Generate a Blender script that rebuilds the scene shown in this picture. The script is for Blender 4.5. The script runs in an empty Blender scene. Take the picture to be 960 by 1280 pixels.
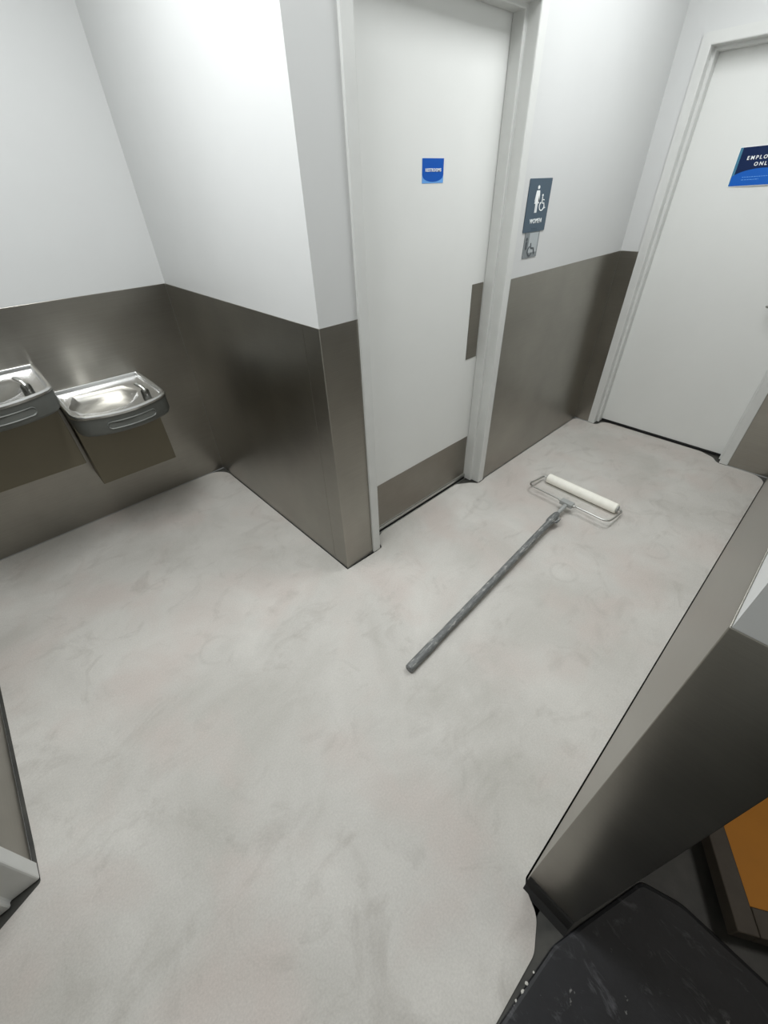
import bpy, bmesh, math, random
from mathutils import Vector, Matrix
random.seed(7)
S = bpy.context.scene
COL = S.collection

# ------------------------------------------------------------------ camera
F_PX = 515.87
CAM = Vector((-0.8936, -1.3022, 1.6162))
RIGHT = Vector((0.72686681, -0.68611078, -0.0302759))
DOWN = Vector((-0.44355941, -0.43533797, -0.78341298))
FWD = Vector((0.52432784, 0.58286606, -0.62076362))
cam = bpy.data.cameras.new('camera')
cam.sensor_fit = 'HORIZONTAL'; cam.sensor_width = 36.0; cam.lens = F_PX / 960 * 36.0
cam.clip_start = 0.02
cam_o = bpy.data.objects.new('camera', cam); COL.objects.link(cam_o)
m = Matrix.Identity(4)
for i in range(3):
    m[i][0] = RIGHT[i]; m[i][1] = -DOWN[i]; m[i][2] = -FWD[i]; m[i][3] = CAM[i]
cam_o.matrix_world = m
S.camera = cam_o

# ------------------------------------------------------------------ world, lights, exposure
w = bpy.data.worlds.new('world'); S.world = w; w.use_nodes = True
w.node_tree.nodes['Background'].inputs[0].default_value = (0.9, 0.95, 1.0, 1)
w.node_tree.nodes['Background'].inputs[1].default_value = 0.02
S.view_settings.view_transform = 'Standard'; S.view_settings.look = 'None'
S.view_settings.gamma = 1.0; S.view_settings.use_curve_mapping = False
S.view_settings.exposure = 0.0

CEIL = 2.75
def area(name, loc, sx, sy, power, col=(0.965, 0.99, 1.0)):
    l = bpy.data.lights.new(name, 'AREA'); l.shape = 'RECTANGLE'; l.size = sx; l.size_y = sy
    l.energy = power; l.color = col
    o = bpy.data.objects.new(name, l); COL.objects.link(o); o.location = loc
    return o
area('troffer_alcove', (-0.64, -0.02, CEIL - 0.03), 0.45, 1.2, 39)
area('troffer_corridor', (1.35, -0.68, CEIL - 0.03), 1.2, 0.6, 24.5)
area('fill_next_room', (0.9, -2.4, CEIL - 0.03), 0.5, 0.5, 10, (1.0, 0.96, 0.9))  # added fill to brighten the dark next room, no fixture known there

# ------------------------------------------------------------------ materials
MATS = {}
def newmat(name):
    mt = bpy.data.materials.new(name); mt.use_nodes = True
    nt = mt.node_tree; b = nt.nodes['Principled BSDF']
    MATS[name] = mt
    return mt, nt, b
def lin(c):
    f = lambda v: v / 12.92 if v <= 0.04045 else ((v + 0.055) / 1.055) ** 2.4
    return tuple(f(v / 255) for v in c) + (1,)
def N(nt, typ, **kw):
    n = nt.nodes.new(typ)
    for k, v in kw.items():
        if k in n.inputs: n.inputs[k].default_value = v
        else: setattr(n, k, v)
    return n
def L(nt, a, b): nt.links.new(a, b)
def coords(nt, scale=(1, 1, 1), kind='Object'):
    t = N(nt, 'ShaderNodeTexCoord'); mp = N(nt, 'ShaderNodeMapping')
    mp.inputs['Scale'].default_value = scale
    L(nt, t.outputs[kind], mp.inputs['Vector'])
    return mp.outputs['Vector']
def noise(nt, vec, scale, detail=4, rough=0.5, dist=0.0):
    n = N(nt, 'ShaderNodeTexNoise', Scale=scale, Detail=detail, Roughness=rough, Distortion=dist)
    L(nt, vec, n.inputs['Vector']); return n.outputs['Fac']
def ramp(nt, fac, stops):
    r = N(nt, 'ShaderNodeValToRGB'); e = r.color_ramp.elements
    while len(e) < len(stops): e.new(0.5)
    for k, (p, c) in enumerate(stops):
        e[k].position = p; e[k].color = c if len(c) == 4 else tuple(c) + (1,)
    L(nt, fac, r.inputs['Fac']); return r.outputs['Color']
def mix(nt, fac, a, b, mode='MIX'):
    n = N(nt, 'ShaderNodeMix', data_type='RGBA', blend_type=mode)
    for inp, v in ((n.inputs[0], fac), (n.inputs[6], a), (n.inputs[7], b)):
        if hasattr(v, 'links') or hasattr(v, 'is_linked'): L(nt, v, inp)
        else: inp.default_value = v
    return n.outputs[2]
def bump(nt, b, h, strength=0.2, dist=0.002):
    n = N(nt, 'ShaderNodeBump', Strength=strength, Distance=dist)
    L(nt, h, n.inputs['Height']); L(nt, n.outputs['Normal'], b.inputs['Normal'])
G = lambda v: (v, v, v, 1)

def simple(name, rgb, rough=0.5, metal=0.0, spec=0.5, var=0.0, vscale=12, bmp=0.0):
    mt, nt, b = newmat(name)
    c = lin(rgb)
    b.inputs['Roughness'].default_value = rough; b.inputs['Metallic'].default_value = metal
    b.inputs['Specular IOR Level'].default_value = spec
    v = coords(nt)
    n = noise(nt, v, vscale, 5, 0.6)
    if var > 0:
        lo = tuple(x * (1 - var) for x in c[:3]) + (1,); hi = tuple(min(1, x * (1 + var)) for x in c[:3]) + (1,)
        L(nt, ramp(nt, n, [(0.3, lo), (0.7, hi)]), b.inputs['Base Color'])
    else: b.inputs['Base Color'].default_value = c
    if bmp: bump(nt, b, noise(nt, v, vscale * 12, 3), bmp, 0.001)
    return mt

simple('white_paint', (205, 206, 205), 0.42, var=0.015, vscale=3, bmp=0.12)
simple('door_paint', (223, 224, 221), 0.38, var=0.012, vscale=4, bmp=0.05)
simple('frame_paint', (209, 210, 207), 0.4, var=0.03, vscale=9, bmp=0.05)
simple('ceiling_paint', (225, 226, 224), 0.8, var=0.02)
simple('dim_paint', (120, 118, 112), 0.7, var=0.05)
simple('dark_gap', (26, 25, 24), 0.8)
simple('rubber_black', (22, 22, 23), 0.6)

def steel(name, base, rough, aniso=0.6, smear=0.12):
    mt, nt, b = newmat(name)
    b.inputs['Metallic'].default_value = 1.0
    v = coords(nt, (1, 1, 1))
    big = noise(nt, v, 2.2, 4, 0.55)
    vs = coords(nt, (1.5, 1.5, 90))
    fine = noise(nt, vs, 3.0, 3, 0.6)
    c = tuple(base)
    lo = tuple(x * (1 - smear) for x in c) + (1,); hi = tuple(x * (1 + smear) for x in c) + (1,)
    c1 = ramp(nt, big, [(0.3, lo), (0.7, hi)])
    c2 = ramp(nt, fine, [(0.3, G(0.93)), (0.7, G(1.0))])
    L(nt, mix(nt, 1.0, c1, c2, 'MULTIPLY'), b.inputs['Base Color'])
    r = N(nt, 'ShaderNodeMapRange'); r.inputs['To Min'].default_value = rough - 0.05; r.inputs['To Max'].default_value = rough + 0.07
    L(nt, big, r.inputs['Value']); L(nt, r.outputs['Result'], b.inputs['Roughness'])
    b.inputs['Anisotropic'].default_value = aniso; b.inputs['Anisotropic Rotation'].default_value = 0.25
    t = N(nt, 'ShaderNodeTangent', direction_type='RADIAL', axis='Z')
    L(nt, t.outputs[0], b.inputs['Tangent'])
    return mt
steel('wall_steel', (0.345, 0.33, 0.295), 0.30, 0.6)
steel('plate_steel', (0.30, 0.28, 0.245), 0.40, 0.5)
steel('bright_steel', (0.80, 0.80, 0.79), 0.24, 0.0, 0.04)
simple('chrome', (215, 215, 210), 0.12, 1.0)
simple('dark_chrome', (120, 120, 116), 0.25, 1.0)
simple('alum', (190, 190, 186), 0.35, 1.0)
simple('apron_grey', (104, 106, 102), 0.55, 0.25, var=0.05)
simple('cabinet_taupe', (120, 113, 95), 0.5, 0.2, var=0.04, vscale=5)

def floor_mat():
    mt, nt, b = newmat('skim_concrete')
    v = coords(nt)
    n1 = noise(nt, v, 1.7, 6, 0.6, 0.6)
    n2 = noise(nt, v, 4.5, 5, 0.65, 1.2)
    n3 = noise(nt, v, 2.3, 4, 0.55, 0.3)
    c = ramp(nt, n1, [(0.30, lin((181, 178, 171))), (0.48, lin((194, 191, 185))), (0.70, lin((207, 204, 198)))])
    pink = ramp(nt, n3, [(0.48, G(0)), (0.66, G(0.55))])
    c = mix(nt, pink, c, lin((195, 183, 176)))
    patch = ramp(nt, n2, [(0.28, G(0.5)), (0.45, G(0))])
    c = mix(nt, patch, c, lin((166, 161, 154)))
    # trowel strokes: short stretched smears
    vt = N(nt, 'ShaderNodeTexCoord'); mp = N(nt, 'ShaderNodeMapping')
    mp.inputs['Rotation'].default_value = (0, 0, 0.75); mp.inputs['Scale'].default_value = (2.4, 5.0, 1)
    L(nt, vt.outputs['Object'], mp.inputs['Vector'])
    n4 = noise(nt, mp.outputs['Vector'], 1.5, 3, 0.55, 1.2)
    st = ramp(nt, n4, [(0.24, G(0.34)), (0.42, G(0))])
    c = mix(nt, st, c, lin((160, 154, 147)))
    # lighter dusty rings
    vo = N(nt, 'ShaderNodeTexVoronoi', Scale=2.4); vo.feature = 'F1'
    L(nt, v, vo.inputs['Vector'])
    ring = ramp(nt, vo.outputs['Distance'], [(0.14, G(0)), (0.17, G(0.22)), (0.2, G(0))])
    nb = noise(nt, v, 3.0, 2); nbm = ramp(nt, nb, [(0.5, G(0)), (0.62, G(1))])
    c = mix(nt, mix(nt, 1.0, ring, nbm, 'MULTIPLY'), c, lin((160, 156, 149)))
    # grain and dark specks
    g = noise(nt, v, 170, 3, 0.7)
    c = mix(nt, 1.0, c, ramp(nt, g, [(0.3, G(0.90)), (0.7, G(1.05))]), 'MULTIPLY')
    sp = noise(nt, v, 26, 2, 0.5)
    c = mix(nt, ramp(nt, sp, [(0.19, G(1)), (0.215, G(0))]), c, lin((95, 92, 86)))
    L(nt, c, b.inputs['Base Color'])
    b.inputs['Roughness'].default_value = 0.62; b.inputs['Specular IOR Level'].default_value = 0.35
    bump(nt, b, noise(nt, v, 75, 5, 0.65), 0.32, 0.003)
floor_mat()

def dark_tile():
    mt, nt, b = newmat('dark_floor')
    v = coords(nt)
    n = noise(nt, v, 8, 5, 0.65)
    L(nt, ramp(nt, n, [(0.3, lin((52, 52, 50))), (0.7, lin((78, 77, 72)))]), b.inputs['Base Color'])
    b.inputs['Roughness'].default_value = 0.5
dark_tile()

def mat_rubber():
    mt, nt, b = newmat('scuffed_rubber')
    v = coords(nt)
    base = ramp(nt, noise(nt, v, 7, 5, 0.6), [(0.3, lin((15, 16, 19))), (0.7, lin((30, 31, 36)))])
    n = noise(nt, coords(nt, (2.2, 1, 1)), 11, 6, 0.7, 0.6)
    sc = ramp(nt, n, [(0.56, G(0)), (0.72, G(0.55))])
    c = mix(nt, sc, base, lin((98, 98, 102)))
    n2 = noise(nt, v, 30, 3, 0.6)
    c = mix(nt, ramp(nt, n2, [(0.70, G(0)), (0.76, G(0.7))]), c, lin((165, 164, 160)))
    L(nt, c, b.inputs['Base Color']); b.inputs['Roughness'].default_value = 0.55
    bump(nt, b, n, 0.4, 0.004)
mat_rubber()

def pole_mat():
    mt, nt, b = newmat('scuffed_pole')
    v = coords(nt, (22, 90, 90))
    n = noise(nt, v, 1.0, 6, 0.7)
    L(nt, ramp(nt, n, [(0.4, lin((98, 100, 100))), (0.56, lin((120, 122, 121))), (0.66, lin((178, 177, 172)))]), b.inputs['Base Color'])
    b.inputs['Roughness'].default_value = 0.5
pole_mat()
simple('pole_light', (160, 162, 160), 0.4, var=0.08, vscale=30)
simple('nap_white', (250, 248, 238), 0.95, spec=0.1, var=0.03, vscale=40, bmp=0.6)
simple('chip_white', (205, 203, 196), 0.8)
simple('orange_board', (224, 146, 34), 0.6, var=0.06, vscale=6)
simple('rim_taupe', (92, 84, 74), 0.6, var=0.14, vscale=14, bmp=0.2)
simple('red_enamel', (170, 16, 26), 0.35)
simple('sign_blue', (14, 84, 176), 0.45, spec=0.2); simple('sign_sky', (98, 160, 226), 0.4)
simple('sign_navy', (14, 36, 76), 0.5, spec=0.2); simple('sign_mid', (24, 94, 186), 0.5, spec=0.2); simple('sign_teal', (62, 122, 150), 0.35)
simple('sign_slate', (66, 84, 98), 0.45); simple('sign_white', (240, 243, 243), 0.5)
simple('tag_grey', (122, 128, 130), 0.4, var=0.03); simple('tag_light', (170, 176, 178), 0.4); simple('tag_dark', (78, 84, 88), 0.45)

# ------------------------------------------------------------------ mesh helpers
def ob(name, bm, mat, parent=None, smooth=False, auto=None):
    me = bpy.data.meshes.new(name)
    bmesh.ops.recalc_face_normals(bm, faces=bm.faces)
    if smooth:
        for f in bm.faces: f.smooth = True
        if auto is not None:
            for e in bm.edges:
                if len(e.link_faces) == 2 and e.calc_face_angle(0) > auto: e.smooth = False
    bm.to_mesh(me); bm.free()
    o = bpy.data.objects.new(name, me); COL.objects.link(o)
    for mm in (mat if isinstance(mat, (list, tuple)) else [mat]): me.materials.append(MATS[mm])
    if parent: o.parent = parent
    return o
def empty(name, loc=(0, 0, 0), rz=0):
    o = bpy.data.objects.new(name, None); COL.objects.link(o); o.location = loc; o.rotation_euler = (0, 0, rz)
    o.empty_display_size = 0.1
    return o
def tag(o, label, cat, group=None):
    o['label'] = label; o['category'] = cat
    if group: o['group'] = group
    return o
def struct(o): o['kind'] = 'structure'; return o
def box(bm, a, b, bev=0.0, seg=2):
    r = bmesh.ops.create_cube(bm, size=1.0)
    vs = r['verts']
    for v in vs:
        v.co = Vector([(a[i] + b[i]) / 2 + v.co[i] * (b[i] - a[i]) for i in range(3)])
    if bev:
        es = list({e for v in vs for e in v.link_edges})
        bmesh.ops.bevel(bm, geom=es, offset=bev, segments=seg, profile=0.5, affect='EDGES')
def boxes(lst, bev=0.0):
    bm = bmesh.new()
    for a, b in lst: box(bm, a, b, bev)
    return bm
def prism(bm, pts, fn, t0, t1):
    """pts: closed 2-D profile; fn(u, v, t) -> 3-D point; capped sweep from t0 to t1"""
    g0 = t0 if callable(t0) else (lambda u: t0); g1 = t1 if callable(t1) else (lambda u: t1)
    A = [bm.verts.new(fn(u, v, g0(u))) for u, v in pts]; B = [bm.verts.new(fn(u, v, g1(u))) for u, v in pts]
    n = len(pts)
    for i in range(n): bm.faces.new((A[i], A[(i + 1) % n], B[(i + 1) % n], B[i]))
    bm.faces.new(A[::-1]); bm.faces.new(B)
def loft(bm, rings, cap0=True, cap1=True):
    V = [[bm.verts.new(p) for p in r] for r in rings]
    n = len(V[0])
    for a, b in zip(V, V[1:]):
        for i in range(n): bm.faces.new((a[i], a[(i + 1) % n], b[(i + 1) % n], b[i]))
    if cap0: bm.faces.new(V[0][::-1])
    if cap1: bm.faces.new(V[-1])
def tube(bm, pts, rad, seg=12, cap=True):
    pts = [Vector(p) for p in pts]
    rad = rad if isinstance(rad, (list, tuple)) else [rad] * len(pts)
    up = Vector((0, 0, 1)); rings = []; prev = None
    for i, p in enumerate(pts):
        t = (pts[min(i + 1, len(pts) - 1)] - pts[max(i - 1, 0)]).normalized()
        if prev is None:
            ref = up if abs(t.dot(up)) < 0.9 else Vector((1, 0, 0)); x = t.cross(ref).normalized()
        else: x = (prev - t * prev.dot(t)).normalized()
        prev = x; y = t.cross(x)
        rings.append([p + (x * math.cos(2 * math.pi * k / seg) + y * math.sin(2 * math.pi * k / seg)) * rad[i] for k in range(seg)])
    loft(bm, rings, cap, cap)
def arc(c, r, a0, a1, n):
    return [(c[0] + r * math.cos(a0 + (a1 - a0) * k / n), c[1] + r * math.sin(a0 + (a1 - a0) * k / n)) for k in range(n + 1)]
def fillet(pts, radii, n=8):
    out = []; m = len(pts)
    for i in range(m):
        p = Vector(pts[i]); r = radii[i]
        if r <= 0: out.append(tuple(p)); continue
        a = Vector(pts[i - 1]) - p; b = Vector(pts[(i + 1) % m]) - p
        an = a.normalized(); bn = b.normalized(); ang = an.angle(bn)
        d = min(r / math.tan(ang / 2), a.length * 0.49, b.length * 0.49); rr = d * math.tan(ang / 2)
        c = p + (an + bn).normalized() * (rr / math.sin(ang / 2))
        s = p + an * d - c; e = p + bn * d - c
        a0 = math.atan2(s.y, s.x); a1 = math.atan2(e.y, e.x)
        while a1 - a0 > math.pi: a1 -= 2 * math.pi
        while a1 - a0 < -math.pi: a1 += 2 * math.pi
        out += arc(c, rr, a0, a1, n)
    return out
def slab(pts, z0, z1):
    bm = bmesh.new()
    prism(bm, pts, lambda u, v, t: Vector((u, v, t)), z0, z1)
    bmesh.ops.triangulate(bm, faces=[f for f in bm.faces if len(f.verts) > 4])
    return bm
def text_bm(body, size, fn, depth=0.0008, spacing=1.0, italic=0.0, bold=0.0):
    """lettering as a mesh: fn maps (x, y, z) of the text plane to the scene"""
    cu = bpy.data.curves.new('lettering', 'FONT'); cu.body = body; cu.size = size
    cu.align_x = 'CENTER'; cu.align_y = 'CENTER'; cu.extrude = depth; cu.space_character = spacing; cu.shear = italic
    cu.offset = bold; cu.resolution_u = 3
    o = bpy.data.objects.new('lettering', cu); COL.objects.link(o)
    bpy.context.view_layer.update()
    me = bpy.data.meshes.new_from_object(o.evaluated_get(bpy.context.evaluated_depsgraph_get()))
    bm = bmesh.new(); bm.from_mesh(me)
    bpy.data.objects.remove(o); bpy.data.curves.remove(cu); bpy.data.meshes.remove(me)
    for v in bm.verts: v.co = fn(*v.co)
    return bm

# ------------------------------------------------------------------ dimensions
D, X1, W, XE, XL = 1.462, 2.527, 1.356, -0.429, -1.5
YB = -1.487                       # rear face of the right wall
T = 0.13; H = 1.22; OT = 2.13    # wall thickness, steel height, door opening height
P = 0.0025                         # steel sheet thickness
D1 = (0.18, 1.192)                # restroom door frame, outer
D2 = (-1.1226, -0.121)            # far door frame, outer
D3 = (-1.70, -0.292)              # left door frame, outer
FW = 0.05; RC = 0.10              # frame face, recess of the leaf
REAR = -3.2

# ------------------------------------------------------------------ floor
def insetpts():
    e = 0.007; k = 0.012
    p = [((XL + k, D - e), .1), ((-e, D - e), .12), ((-e, -e), 0),
         ((D1[0] + .012, -e - .006), .02), ((D1[0] + FW + .016, -e - .004), .02), ((D1[0] + FW + .03, .055), .04), ((D1[0] + .16, RC - .012), .05),
         ((D1[1] - .17, RC - .012), .06), ((D1[1] - FW - .035, .03), .06), ((D1[1] - FW + .0, -e - .008), .03), ((D1[1] + .015, -e - .006), .03), ((D1[1] + .03, -e), 0),
         ((X1 - e, -e), .12), ((X1 - e, D2[1] + .02), .03), ((X1 - e - .006, D2[1] - FW - .02), .03), ((X1 + .07, D2[1] - FW - .04), .04), ((X1 + RC - .012, D2[1] - .14), .03),
         ((X1 + RC - .012, D2[0] + .19), .05), ((X1 + .05, D2[0] + .10), .06), ((X1 - e - .006, D2[0] + FW + .01), .05), ((X1 - e, D2[0] - .03), 0),
         ((X1 - e, -W + e), .14), ((XE, -W + e), .01), ((XE - .02, -W - .005), .02),
         ((-.478, -1.415), .06), ((-.55, -1.449), .06), ((-.72, -1.447), .1), ((-1.0, -1.44), .1), ((XL - .13, -1.435), 0), ((XL - .13, -.405), .02), ((XL + .012, -.352), .012), ((XL + k + .002, D3[1] + .06), .02)]
    return fillet([q for q, r in p], [r for q, r in p])
fp = insetpts()
floor = struct(ob('floor', slab([(XL - .3, REAR - .1), (X1 + .3, REAR - .1), (X1 + .3, D + .2), (XL - .3, D + .2)], -0.08, -0.004), 'dark_floor'))
ob('skim_coat', slab(fp, -0.004, 0.0), 'skim_concrete', floor)['label'] = 'pale trowelled skim coat with rounded corners'

# ------------------------------------------------------------------ walls with their steel sheets
def wall(name, lst, mat='white_paint'): return struct(ob(name, boxes(lst), mat))
def sheet(parent, a, b, mat='wall_steel', name='steel_panel', bev=0.0012): 
    o = ob(name, boxes([(a, b)], bev), mat, parent); return o
Z0 = -0.004
wb = wall('wall_back', [((XL - T, D, Z0), (T, D + T, CEIL))])
sheet(wb, (XL, D - P, .004), (-P, D, H))
ws = wall('wall_side', [((0, T, Z0), (T, D, CEIL))])
sheet(ws, (-P, .104, .004), (0, D - P, H))
wm = wall('wall_middle', [((0, 0, Z0), (D1[0], T, CEIL)), ((D1[1], 0, Z0), (X1, T, CEIL)), ((D1[0], 0, OT + FW), (D1[1], T, CEIL))])
# folded corner sheet wraps the outside corner
bm = bmesh.new()
prism(bm, [(-P, .102), (-P, -P + .002), (-P + .002, -P), (D1[0], -P), (D1[0], 0), (0, 0), (0, .102)], lambda u, v, t: Vector((u, v, t)), .004, H)
ob('corner_panel', bm, 'wall_steel', wm)['label'] = 'steel sheet folded around the outside corner'
sheet(wm, (D1[1], -P, .004), (X1 - P, 0, H))
wf = wall('wall_far', [((X1, D2[1], Z0), (X1 + T, T, CEIL)), ((X1, REAR, Z0), (X1 + T, D2[0], CEIL)), ((X1, D2[0], OT + FW), (X1 + T, D2[1], CEIL))])
sheet(wf, (X1 - P, D2[1], .004), (X1, -P, H)); sheet(wf, (X1 - P, -W + P, .004), (X1, D2[0], H))
wr = wall('wall_right', [((XE, YB, Z0), (X1, -W, CEIL))])
sheet(wr, (XE, -W, .004), (X1 - P, -W + P, H))
sheet(wr, (XE - P, YB, .004), (XE, -W + P, H), name='end_panel')
bm = bmesh.new()
prism(bm, [(0, 0), (-.03, 0), (-.012, .012), (-.005, .05), (0, .055)], lambda u, v, t: Vector((XE - P + u, t, v - .004)), YB, -W)
ob('cove_base', bm, 'dark_gap', wr)
wl = wall('wall_left', [((XL - T, D3[1], Z0), (XL, D, CEIL)), ((XL - T, REAR, Z0), (XL, D3[0], CEIL)), ((XL - T, D3[0], OT + FW), (XL, D3[1], CEIL))])
sheet(wl, (XL, D3[1], .004), (XL + P, D - P, H)); sheet(wl, (XL, REAR, .004), (XL + P, D3[0], H))
wall('wall_rear', [((XL - T, REAR - T, Z0), (X1 + T, REAR, CEIL))], 'dim_paint')
struct(ob('ceiling', boxes([((XL - T, REAR - T, CEIL), (X1 + T, D + T, CEIL + .1))]), 'ceiling_paint'))

# ------------------------------------------------------------------ doors (frame, leaf, plates)
BV = .005
PROF = [(0, -.012), (FW - BV, -.012), (FW - .0015, -.0105), (FW, -.012 + BV), (FW, .045 - .003), (FW + .003, .045), (FW + .013, .045), (FW + .016, .048),
        (FW + .016, RC), (FW, RC), (FW, T), (0, T)]
def door(name, w0, w1, place, leaf_mat='door_paint'):
    """w along the wall, d into the wall; place(w, d, z) -> 3-D"""
    root = struct(empty(name, place((w0 + w1) / 2, 0, 0)))
    inv = root.location.copy()
    pl = lambda w_, d_, z_: Vector(place(w_, d_, z_)) - inv
    bm = bmesh.new()
    prism(bm, PROF, lambda u, v, t: pl(w0 + u, v, t), .004, lambda u: OT + FW - u)
    prism(bm, PROF, lambda u, v, t: pl(w1 - u, v, t), .004, lambda u: OT + FW - u)
    prism(bm, PROF, lambda u, v, t: pl(t, v, OT + FW - u), lambda u: w0 + u, lambda u: w1 - u)
    ob('door_frame', bm, 'frame_paint', root)
    bm = bmesh.new()
    def bx(a, b, bev=0.0):
        box(bm, a, b, bev)
    bx((w0 + FW + .003, RC + .002, .016), (w1 - FW - .003, RC + .042, OT - .004), .0015)
    for v in bm.verts: v.co = pl(*v.co)
    ob('door_leaf', bm, leaf_mat, root)
    def plate(nm, a, b, mat, bev=.001):
        bm = bmesh.new(); box(bm, a, b, bev)
        for v in bm.verts: v.co = pl(*v.co)
        return ob(nm, bm, mat, root)
    return root, plate, pl
d1, plate, pl1 = door('door_1', D1[0], D1[1], lambda w_, d_, z_: Vector((w_, d_, z_)))
plate('kick_plate', (.285, RC - .001, .04), (1.117, RC + .002, .325), 'plate_steel')['label'] = 'brushed steel kick plate'
plate('push_plate', (1.026, RC - .001, .835), (1.118, RC + .002, 1.21), 'plate_steel')['label'] = 'brushed steel push plate'
plate('door_sweep', (.25, RC - .008, .018), (1.124, RC + .002, .034), 'alum')
plate('sweep_strip', (.25, RC - .006, .004), (1.124, RC, .018), 'rubber_black')
plate('threshold_strip', (.25, RC - .016, -.003), (1.124, RC - .011, .005), 'alum')
d2, plate, pl2 = door('door_2', D2[0], D2[1], lambda w_, d_, z_: Vector((X1 + d_, w_, z_)))
plate('sweep_strip', (D2[0] + FW + .02, RC - .003, .004), (D2[1] - FW - .02, RC + .004, .018), 'rubber_black')
# lever handle of the far door: rose, neck and lever
ly, lz = -.995, .985
bm = bmesh.new()
tube(bm, [pl2(ly, RC + .001, lz), pl2(ly, RC - .01, lz)], .026, 20)
h = ob('lever_handle', bm, 'alum', d2, True, .6)
bm = bmesh.new()
tube(bm, [pl2(ly, RC - .008, lz), pl2(ly, RC - .05, lz), pl2(ly + .012, RC - .058, lz), pl2(ly + .05, RC - .06, lz - .001), pl2(ly + .088, RC - .056, lz - .002), pl2(ly + .094, RC - .05, lz - .002)], [.011, .011, .010, .009, .008, .005], 12)
ob('lever', bm, 'alum', h, True)
d3, plate, pl3 = door('door_3', D3[0], D3[1], lambda w_, d_, z_: Vector((XL - (d_ * 1.4 if d_ > 0 else d_), w_, z_)))
plate('kick_plate', (D3[0] + FW + .03, RC - .001, .04), (D3[1] - FW - .03, RC + .002, .325), 'plate_steel')

# ------------------------------------------------------------------ drinking fountains
def rim(off=0.0, n=10):
    """plan outline: straight back on the wall, straight sides, bowed front"""
    hw = .224 - off; yb = -off * .6
    R = .055
    front = -.548 + off
    pts = [(-hw, yb), (-hw, -.25)]
    # left corner then bowed front then right corner
    pts += [(-hw, -.40)]
    pts += [(-hw + .006, -.44), (-hw + .022, -.474), (-hw + .05, -.497)]
    xs = [-.13, -.085, -.04, 0, .04, .085, .13]
    q = hw - .05; y0 = -.497
    pts += [(x * q / .174, front + (y0 - front) * (x / .174) ** 2) for x in xs]
    pts += [(hw - .05, -.497), (hw - .022, -.474), (hw - .006, -.44), (hw, -.40), (hw, -.25), (hw, yb)]
    if off:
        pts = [(x, max(y, -.548 + off) if False else y + (off if y < -.42 else 0)) for x, y in pts]
        pts = [(x, y) for x, y in pts]
    return pts
def ell(cx, cy, rx, ry, ref):
    """ellipse-like ring with as many points as ref, matched by angle about its centre"""
    out = []
    for x, y in ref:
        a = math.atan2((y - cy) / ry, (x - cx) / rx)
        out.append((cx + rx * math.cos(a), cy + ry * math.sin(a)))
    return out
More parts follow.
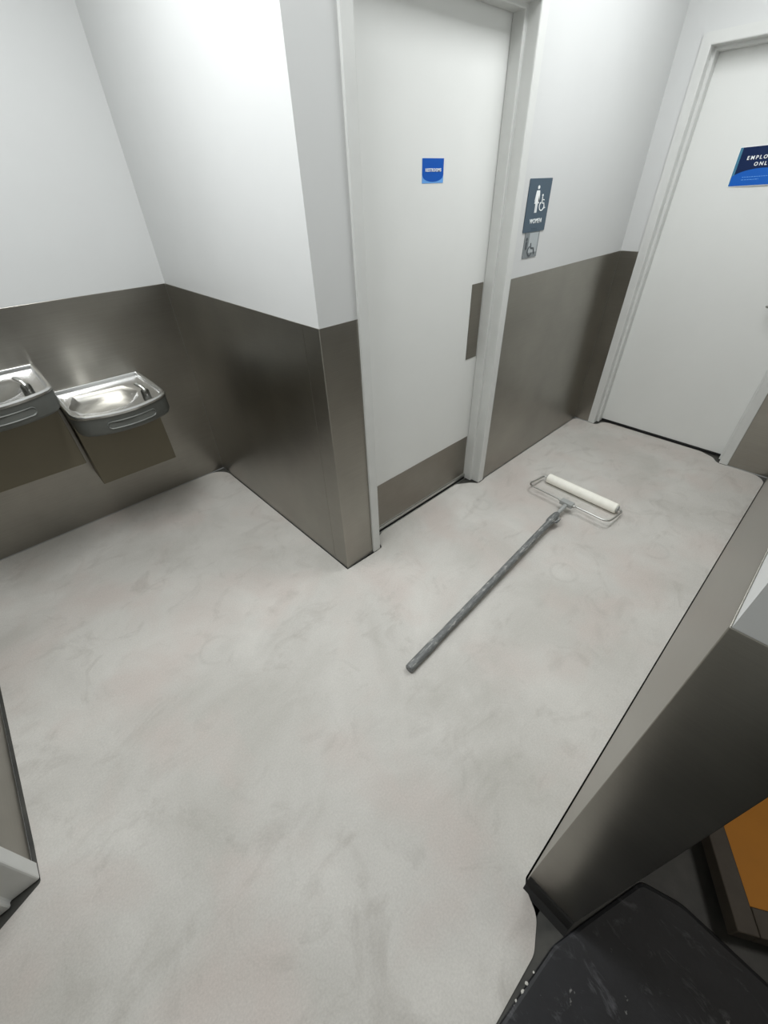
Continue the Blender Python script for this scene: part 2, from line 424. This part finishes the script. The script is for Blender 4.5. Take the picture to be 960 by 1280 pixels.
def fountain(x, ztop, label):
    root = tag(empty('drinking_fountain', (x, D - P, ztop)), label, 'drinking fountain', 'wall-hung drinking fountains')
    ref = rim(0.03)
    z = lambda pts, h_: [Vector((a, b, h_)) for a, b in pts]
    # steel basin: rolled rim, sloping deck, oval bowl
    bm = bmesh.new()
    lerp = lambda A, B, t: [(a[0] + (b[0] - a[0]) * t, a[1] + (b[1] - a[1]) * t) for a, b in zip(A, B)]
    bowl = ell(-.035, -.235, .168, .188, ref); bowl2 = ell(-.065, -.30, .115, .085, ref); bowl3 = ell(-.065, -.30, .05, .045, ref)
    deck = lerp(ref, bowl, .25)
    loft(bm, [z(rim(.0), -.014), z(rim(.0), -.005), z(rim(.004), -.001), z(rim(.010), 0), z(rim(.016), -.001), z(rim(.0195), -.005), z(rim(.021), -.018), z(rim(.025), -.0225), z(ref, -.0235),
              z(deck, -.024), z(lerp(ref, bowl, .94), -.0255), z(bowl, -.0275), z(lerp(bowl, bowl2, .12), -.038), z(lerp(bowl, bowl2, .45), -.058), z(lerp(bowl, bowl2, .8), -.070), z(bowl2, -.074), z(bowl3, -.077)], False, True)
    ob('basin', bm, 'bright_steel', root, True, .6)
    # painted apron below the rim, tucked in towards its foot
    bm = bmesh.new()
    sh = lambda pts, s: [(a * s, b * s) for a, b in pts]
    loft(bm, [z(rim(.002), -.0145), z(rim(.004), -.03), z(rim(.004), -.09), z(rim(.010), -.104), z(rim(.018), -.108)], False, True)
    ob('apron', bm, 'apron_grey', root, True, .7)
    # push bar: long rounded pad following the bowed front
    def front_y(xx): return -.546 + .05 * (xx / .17) ** 2 + .002
    pad = fillet([(-.105, -.078), (.125, -.078), (.125, -.040), (-.105, -.040)], [.017] * 4, 6)
    dn = []
    for a_, b_ in zip(pad, pad[1:] + pad[:1]):
        k_ = max(1, int(abs(b_[0] - a_[0]) / .012))
        dn += [(a_[0] + (b_[0] - a_[0]) * j / k_, a_[1] + (b_[1] - a_[1]) * j / k_) for j in range(k_)]
    pad = dn
    bm = bmesh.new()
    def ringp(scale, out):
        cx, cz = .01, -.059
        return [Vector((cx + (a - cx) * (1 - scale / .115), front_y(a) - out, cz + (b - cz) * (1 - scale / .02))) for a, b in pad]
    loft(bm, [ringp(0, -.004), ringp(0, .003), ringp(.0025, .005), ringp(.005, .003), ringp(.006, .002)], True, True)
    ob('push_bar', bm, 'apron_grey', root, True, .5)
    # cabinet below
    bm = boxes([((-.214, -.185, -.505), (.207, 0, -.1085))], .004)
    ob('cabinet', bm, 'cabinet_taupe', root)
    # bubbler: chimney with a hooded spout that throws back over the bowl
    bx_, by_ = .135, -.40
    bm = bmesh.new()
    tube(bm, [(bx_, by_, -.026), (bx_, by_, .012), (bx_, by_, .019)], [.021, .020, .016], 16)
    bub = ob('bubbler', bm, 'dark_chrome', root, True, .7)
    bm = bmesh.new()
    tube(bm, [(bx_, by_, .014), (bx_ - .002, by_ + .004, .024), (bx_ - .008, by_ + .012, .034), (bx_ - .017, by_ + .026, .042), (bx_ - .022, by_ + .038, .043)], [.011, .009, .0085, .011, .008], 12)
    ob('spout', bm, 'chrome', bub, True, .9)
    # drain: slotted strainer in the bowl
    bm = bmesh.new()
    tube(bm, [(-.065, -.30, -.078), (-.065, -.30, -.0750)], [.026, .024], 20)
    dr = ob('drain', bm, 'chrome', root, True, .6)
    ob('slot', boxes([((-.065 - .018, -.30 + k * .010 - .0018, -.0752), (-.065 + .018, -.30 + k * .010 + .0018, -.0744)) for k in (-1, 0, 1)]), 'dark_gap', dr)
    # slotted overflow on the front deck
    ob('slot', boxes([((-.075, -.462, -.0245), (-.035, -.456, -.0222))], .001), 'dark_gap', root)
    return root
fountain(-.532, .81, 'lower steel drinking fountain nearer the corner, taupe cabinet below')
fountain(-.978, .965, 'higher steel drinking fountain at the left edge, cut by the frame')

# ------------------------------------------------------------------ signs
def flat(fn, pts, z0, z1):
    bm = bmesh.new(); prism(bm, pts, lambda u, v, t: fn(u, v, t), z0, z1); return bm
# door sticker: local u right, v up, out of the door
def onwall(o): 
    return lambda u, v, t: Vector((u, -t, v))
TL_ = math.radians(2.0)
def farwall(): return lambda u, v, t: Vector((-t, -(u * math.cos(TL_) - v * math.sin(TL_)), v * math.cos(TL_) + u * math.sin(TL_)))
f1 = onwall(None)
sg = tag(empty('restroom_sign', (.699, RC + .002, 1.654)), 'small blue sign reading RESTROOMS on the white door', 'sign')
ob('plate', flat(f1, [(-.063, -.038), (.063, -.038), (.063, .038), (-.063, .038)], 0, .0012), 'sign_sky', sg)
ob('blue_field', flat(f1, [(-.063, .038)] + [(x * .063, -.012 - .022 * math.sqrt(max(0, 1 - x * x))) for x in [-1, -.9, -.75, -.55, -.3, 0, .3, .55, .75, .9, 1]] + [(.063, .038)], .0012, .0016), 'sign_blue', sg)
ob('lettering', text_bm('RESTROOMS', .0142, lambda x, y, z_: f1(x, y + .002, z_ + .0024), spacing=1.22, bold=.00025), 'sign_white', sg)

sg = tag(empty('women_sign', (1.352, 0, 1.515)), 'slate grey plaque with woman and wheelchair symbols, reading WOMEN', 'sign')
ob('plate', flat(f1, fillet([(-.098, -.104), (.098, -.104), (.098, .104), (-.098, .104)], [.004] * 4, 3), 0, .004), 'sign_slate', sg)
bm = bmesh.new()
SV = [1.0, 0.0]
def add_flat(bm, pts, z0=.004, z1=.0052):
    pts = [(u_, v_ * SV[0] + SV[1]) for u_, v_ in pts]
    prism(bm, pts, lambda u, v, t: f1(u, v, t), z0, z1)
cx = -.016; SV[:] = [.81, .0105]
add_flat(bm, arc((cx, .0745), .0088, 0, 2 * math.pi, 16)[:-1])
add_flat(bm, fillet([(cx - .013, .060), (cx + .013, .060), (cx + .016, .048), (cx + .021, .012), (cx + .014, .012), (cx + .011, .036), (cx + .021, -.002), (cx + .0095, -.002), (cx + .0095, -.046), (cx + .0015, -.046), (cx + .0015, -.002),
                     (cx - .0015, -.002), (cx - .0015, -.046), (cx - .0095, -.046), (cx - .0095, -.002), (cx - .021, -.002), (cx - .011, .036), (cx - .014, .012), (cx - .021, .012), (cx - .016, .048)], [.005, .005] + [0] * 18, 3))
ob('woman_symbol', bm, 'sign_white', sg)
bm = bmesh.new(); wx, wy = .034, -.016
ring = arc((wx, wy), .024, math.radians(120), math.radians(345), 20); ringi = arc((wx, wy), .0185, math.radians(345), math.radians(120), 20)
add_flat(bm, ring + ringi)
add_flat(bm, arc((wx - .004, .036), .0055, 0, 2 * math.pi, 12)[:-1])
def stroke(bm, a, b, wd):
    a = Vector(a); b = Vector(b); d = (b - a).normalized(); n = Vector((-d.y, d.x)) * wd / 2
    add_flat(bm, [tuple(a - n), tuple(b - n), tuple(b + n), tuple(a + n)])
stroke(bm, (wx - .004, .030), (wx - .001, -.002), .006); stroke(bm, (wx - .003, .016), (wx + .017, .013), .0045)
stroke(bm, (wx - .003, -.001), (wx + .018, -.003), .006); stroke(bm, (wx + .016, -.001), (wx + .026, -.028), .006); stroke(bm, (wx + .024, -.028), (wx + .034, -.024), .0045)
ob('wheelchair_symbol', bm, 'sign_white', sg)
SV[:] = [1.0, 0.0]
ob('lettering', text_bm('WOMEN', .0265, lambda x, y, z_: f1(x, y - .061, z_ + .0048), spacing=1.08), 'sign_white', sg)
bm = bmesh.new()
for k, n in enumerate([4, 3, 2, 3, 4]):
    for j in range(n): add_flat(bm, arc((-.024 + k * .011 + (j % 2) * .004, -.090 - (j // 2) * .005), .0012, 0, 2 * math.pi, 6)[:-1], .004, .005)
ob('braille_dots', bm, 'sign_slate', sg)['kind'] = 'stuff'

sg = tag(empty('wheelchair_tag', (1.348, 0, 1.352)), 'small grey metal tag under the WOMEN plaque', 'sign')
ob('plate', flat(f1, [(-.066, -.052), (.066, -.052), (.066, .058), (-.066, .058)], 0, .003), 'tag_grey', sg)
ob('pale_panel', flat(f1, [(-.026, -.030), (.056, -.030), (.056, .054), (-.026, .054)], .003, .0036), 'tag_light', sg)
bm = bmesh.new()
add_flat(bm, arc((-.005, -.022), .024, math.radians(110), math.radians(330), 16) + arc((-.005, -.022), .017, math.radians(330), math.radians(110), 16), .0036, .0044)
stroke2 = lambda a, b, wd: stroke(bm, a, b, wd)
stroke2((-.006, .012), (-.002, -.010), .007); stroke2((-.002, -.010), (.026, -.012), .007); stroke2((.025, -.012), (.036, -.038), .007)
add_flat(bm, arc((-.046, .030), .008, 0, 2 * math.pi, 10)[:-1], .003, .0042)
stroke2((-.046, .020), (-.046, -.012), .012)
ob('wheelchair_symbol', bm, 'tag_dark', sg)

# far-door sign (landscape sheet, right part out of frame)
f2 = farwall()
sg = tag(empty('employees_sign', (X1 + RC + .002, -.594, 1.638)), 'dark blue sign reading EMPLOYEES ONLY at right edge', 'sign')
hw, hh = .142, .087
bow = lambda u: .006 * (1 - (u / hw) ** 2)
def sheetbm(u0, u1, lo, hi, z0, z1, n=14):
    bm = bmesh.new()
    us = [u0 + (u1 - u0) * k / n for k in range(n + 1)]
    A = [(bm.verts.new(f2(u, lo(u), z0 + bow(u))), bm.verts.new(f2(u, hi(u), z0 + bow(u))), bm.verts.new(f2(u, hi(u), z1 + bow(u))), bm.verts.new(f2(u, lo(u), z1 + bow(u)))) for u in us]
    for a, b in zip(A, A[1:]):
        for i in range(4): bm.faces.new((a[i], b[i], b[(i + 1) % 4], a[(i + 1) % 4]))
    bm.faces.new(A[0]); bm.faces.new(A[-1][::-1])
    return bm
ob('sheet', sheetbm(-hw, hw, lambda u: -hh, lambda u: hh, 0, .001), 'sign_white', sg)
e = .003
ob('navy_field', sheetbm(-hw + e, hw - e, lambda u: -hh + e, lambda u: hh - e, .001, .0014), 'sign_navy', sg)
ob('teal_strip', sheetbm(-hw + e, -hw + .016, lambda u: -hh + e, lambda u: hh - e, .0014, .0018), 'sign_teal', sg)
ob('blue_swoosh', sheetbm(-hw + e + .004, hw - e, lambda u: -hh + e, lambda u: -.062 + .052 * math.sqrt(max(0, 1 - (u / .150) ** 2)), .0018, .0022), 'sign_mid', sg)
ob('lettering', text_bm('EMPLOYEES', .0225, lambda x, y, z_: f2(x - .012, y + .036, z_ + .0030 + bow(x)), spacing=1.5, bold=.0005), 'sign_white', sg)
ob('lettering', text_bm('ONLY', .0225, lambda x, y, z_: f2(x - .012, y + .008, z_ + .0030 + bow(x)), spacing=1.5, bold=.0005), 'sign_white', sg)
bm = bmesh.new()
for (a, b, v) in ((-.085, .09, -.046), (-.085, -.005, -.058)):
    n = 12; u = a
    while u < b:
        wv = random.uniform(.006, .012)
        box(bm, (u, v - .0013, .0022 + bow(u)), (min(u + wv, b), v + .0013, .0027 + bow(u))); u += wv + .003
for v in bm.verts: v.co = f2(*v.co)
fl = ob('fine_print', bm, 'sign_sky', sg); fl['kind'] = 'stuff'

# ------------------------------------------------------------------ paint roller on the floor
A0 = Vector((-.203, -.650, .019)); A1 = Vector((1.262, -.577, .055))
dirv = (A1 - A0).normalized()
root = tag(empty('paint_roller', (A0.x, A0.y, 0)), 'long grey pole paint roller with white cover lying on the floor', 'paint roller')
lo = lambda p: Vector(p) - Vector((A0.x, A0.y, 0))
at = lambda t: lo(A0 + (A1 - A0) * t)
bm = bmesh.new(); tube(bm, [at(0.12), at(.30), at(.55), at(.845)], [.0175, .0175, .0172, .0172], 18)
ob('pole', bm, 'scuffed_pole', root, True, .7)
bm = bmesh.new(); tube(bm, [at(0), at(.003), at(.012), at(.115), at(.124), at(.127)], [.014, .0185, .0195, .0195, .0185, .0175], 18)
ob('grip', bm, 'scuffed_pole', root, True, .7)
bm = bmesh.new()
tube(bm, [at(.84), at(.848), at(.86), at(.885), at(.893), at(.90), at(.912), at(.918)], [.018, .022, .0235, .0225, .019, .021, .018, .013], 18)
col_ = ob('collar', bm, 'scuffed_pole', root, True, .7)
bm = bmesh.new()
side = dirv.cross(Vector((0, 0, 1))).normalized()
tube(bm, [at(.858) + side * .018, at(.866) + side * .030, at(.888) + side * .031, at(.896) + side * .020], [.006, .008, .008, .006], 10)
ob('lock_lever', bm, 'scuffed_pole', col_, True, .9)
bm = bmesh.new(); tube(bm, [at(.91), at(.955), at(.958), at(.985)], [.0115, .0115, .0145, .0135], 14)
ob('inner_tube', bm, 'pole_light', root, True, .7)
# yoke block clamped on the frame rod
bm = boxes([((-.022, -.040, -.014), (.020, .040, .014))], .005)
rz = Matrix.Rotation(math.atan2(-.022, -.467) + math.pi / 2 + math.pi * 0, 4, 'Z')
c1 = Vector((1.270, -.575, .056))
for v in bm.verts: v.co = lo(Matrix.Rotation(-.047, 4, 'Z') @ v.co + c1)
yoke = ob('yoke', bm, 'pole_light', root)
bm = bmesh.new(); ax = Vector((.047, .9989, 0))
for s in (-1, 1):
    bm = bmesh.new()
    tube(bm, [lo(c1 + ax * s * .036), lo(c1 + ax * s * .052), lo(c1 + ax * s * .053)], [.009, .009, .006], 12)
    ob('clamp_nut', bm, 'alum', yoke, True, .6)
# wire frame: straight rod with two rounded arms that reach the roller ends
E0 = Vector((1.478, -.338, .0325)); E1 = Vector((1.456, -.805, .0325))
ua = (E0 - E1).normalized(); back = Vector((-.9989, .047, 0))
r0, r1 = .031, .055
def framept(end, s):
    e_ = end + ua * s * .026
    k = []
    k.append(e_ - ua * s * .03); k.append(e_)
    for t in (0.0, .06, .12): k.append(e_ + ua * s * .006 + back * (.012 + t) + Vector((0, 0, t / .19 * (r1 - .0325))))
    cxp = e_ + ua * s * .006 + back * .150
    for a in range(0, 91, 15):
        a_ = math.radians(a)
        k.append(cxp - ua * s * .04 + ua * s * .04 * math.cos(a_) + back * .040 * math.sin(a_) + Vector((0, 0, (.15 + .04 * math.sin(a_)) / .19 * (r1 - .0325))))
    return k
pa = framept(E0, 1); pb = framept(E1, -1)
bm = bmesh.new(); tube(bm, [lo(q) for q in pa + pb[::-1]], .0056, 10)
ob('wire_frame', bm, 'alum', root, True, .9)
bm = bmesh.new()
tube(bm, [lo(E1 + ua * t) for t in (0, .003, .008, .2, .46, .4645, .4675)], [.026, .030, .0312, .0316, .0312, .030, .026], 28)
cov = ob('roller_cover', bm, 'nap_white', root, True, .8)
for en, s in ((E0, 1), (E1, -1)):
    bm = bmesh.new(); tube(bm, [lo(en - ua * s * .002), lo(en + ua * s * .006), lo(en + ua * s * .009)], [.021, .021, .012], 16)
    ob('end_cap', bm, 'pole_light', cov, True, .6)

# ------------------------------------------------------------------ dark room beyond the right wall
mp_ = fillet([(-1.12, -1.44), (-.72, -1.452), (-.5, -1.474), (-.40, -1.508), (-.195, -1.583), (-.163, -1.68), (-.172, -1.95), (-.2, -2.25), (-1.1, -2.2)],
             [.03, .1, .1, .05, .03, .1, .1, .04, .04], 5)
bm = bmesh.new()
cen = Vector((-.65, -1.83))
def shr(s, z_): return [Vector(((Vector(q) - cen) * s + cen).to_tuple() + (z_,)) for q in mp_]
loft(bm, [shr(1, -.004), shr(1, .004), shr(.993, .009), shr(.975, .0115)], True, True)
rm = tag(ob('floor_mat', bm, 'scuffed_rubber', None, False), 'black scuffed rubber floor mat in the lower right corner', 'mat')
bm = bmesh.new()
for q in [(-.665, -1.462), (-.675, -1.467), (-.655, -1.459), (-.70, -1.463), (-.61, -1.462), (-.63, -1.463), (-.58, -1.464), (-.69, -1.478), (-.64, -1.470)]:
    s = random.choice([.002, .003, .003, .005, .007])
    r = bmesh.ops.create_icosphere(bm, subdivisions=1, radius=s)
    for v in r['verts']: v.co = Vector((v.co.x * random.uniform(.7, 1.4) + q[0], v.co.y + q[1], v.co.z * .35 + .008))
ob('plaster_crumbs', bm, 'chip_white', rm)['kind'] = 'stuff'

ang = math.radians(33)
pf = tag(empty('low_platform', (-.148, -1.782, -.004), ang), 'low dark-rimmed platform with an orange top beyond the right wall', 'platform')
PLN, PWD, PH = .75, .5, .075
b_ = .052
for nm, a, b2 in (('rim_board', (0, -b_, .02), (PLN, 0, PH)), ('rim_board', (0, -PWD, .02), (PLN, -PWD + b_, PH)), ('rim_board', (0, -PWD + b_ + .001, .02), (.062, -b_ - .001, PH)), ('rim_board', (PLN - .062, -PWD + b_ + .001, .02), (PLN, -b_ - .001, PH))):
    ob(nm, boxes([(a, b2)], .003), 'rim_taupe', pf)
ob('orange_top', boxes([((.0625, -PWD + b_ + .0005, .03), (PLN - .0625, -b_ - .0005, PH - .004))], .001), 'orange_board', pf)['label'] = 'flat orange board set inside the rim'
ob('underframe', boxes([((.012, -PWD + .012, 0), (PLN - .012, -.012, .03))]), 'dark_gap', pf)

# red cylinder on the right wall, only its lower corner enters the frame
ex = tag(empty('red_canister', (1.80, -W + P, .655)), 'red canister hung low on the right wall at the right edge', 'canister')
bm = bmesh.new(); tube(bm, [(0, .088, 0), (0, .088, .006), (0, .088, .02), (0, .088, .34), (0, .088, .38), (0, .088, .40)], [.05, .062, .066, .066, .045, .02], 24)
ob('body', bm, 'red_enamel', ex, True, .8)
bm = bmesh.new(); tube(bm, [(0, .088, .40), (0, .088, .44)], .018, 12)
vv = ob('valve', bm, 'chrome', ex, True, .6)
ob('lever', boxes([((-.012, .05, .44), (.012, .19, .452))], .003), 'dark_gap', vv)
ob('bracket', boxes([((-.04, 0, .12), (.04, .030, .16))], .002), 'alum', ex)
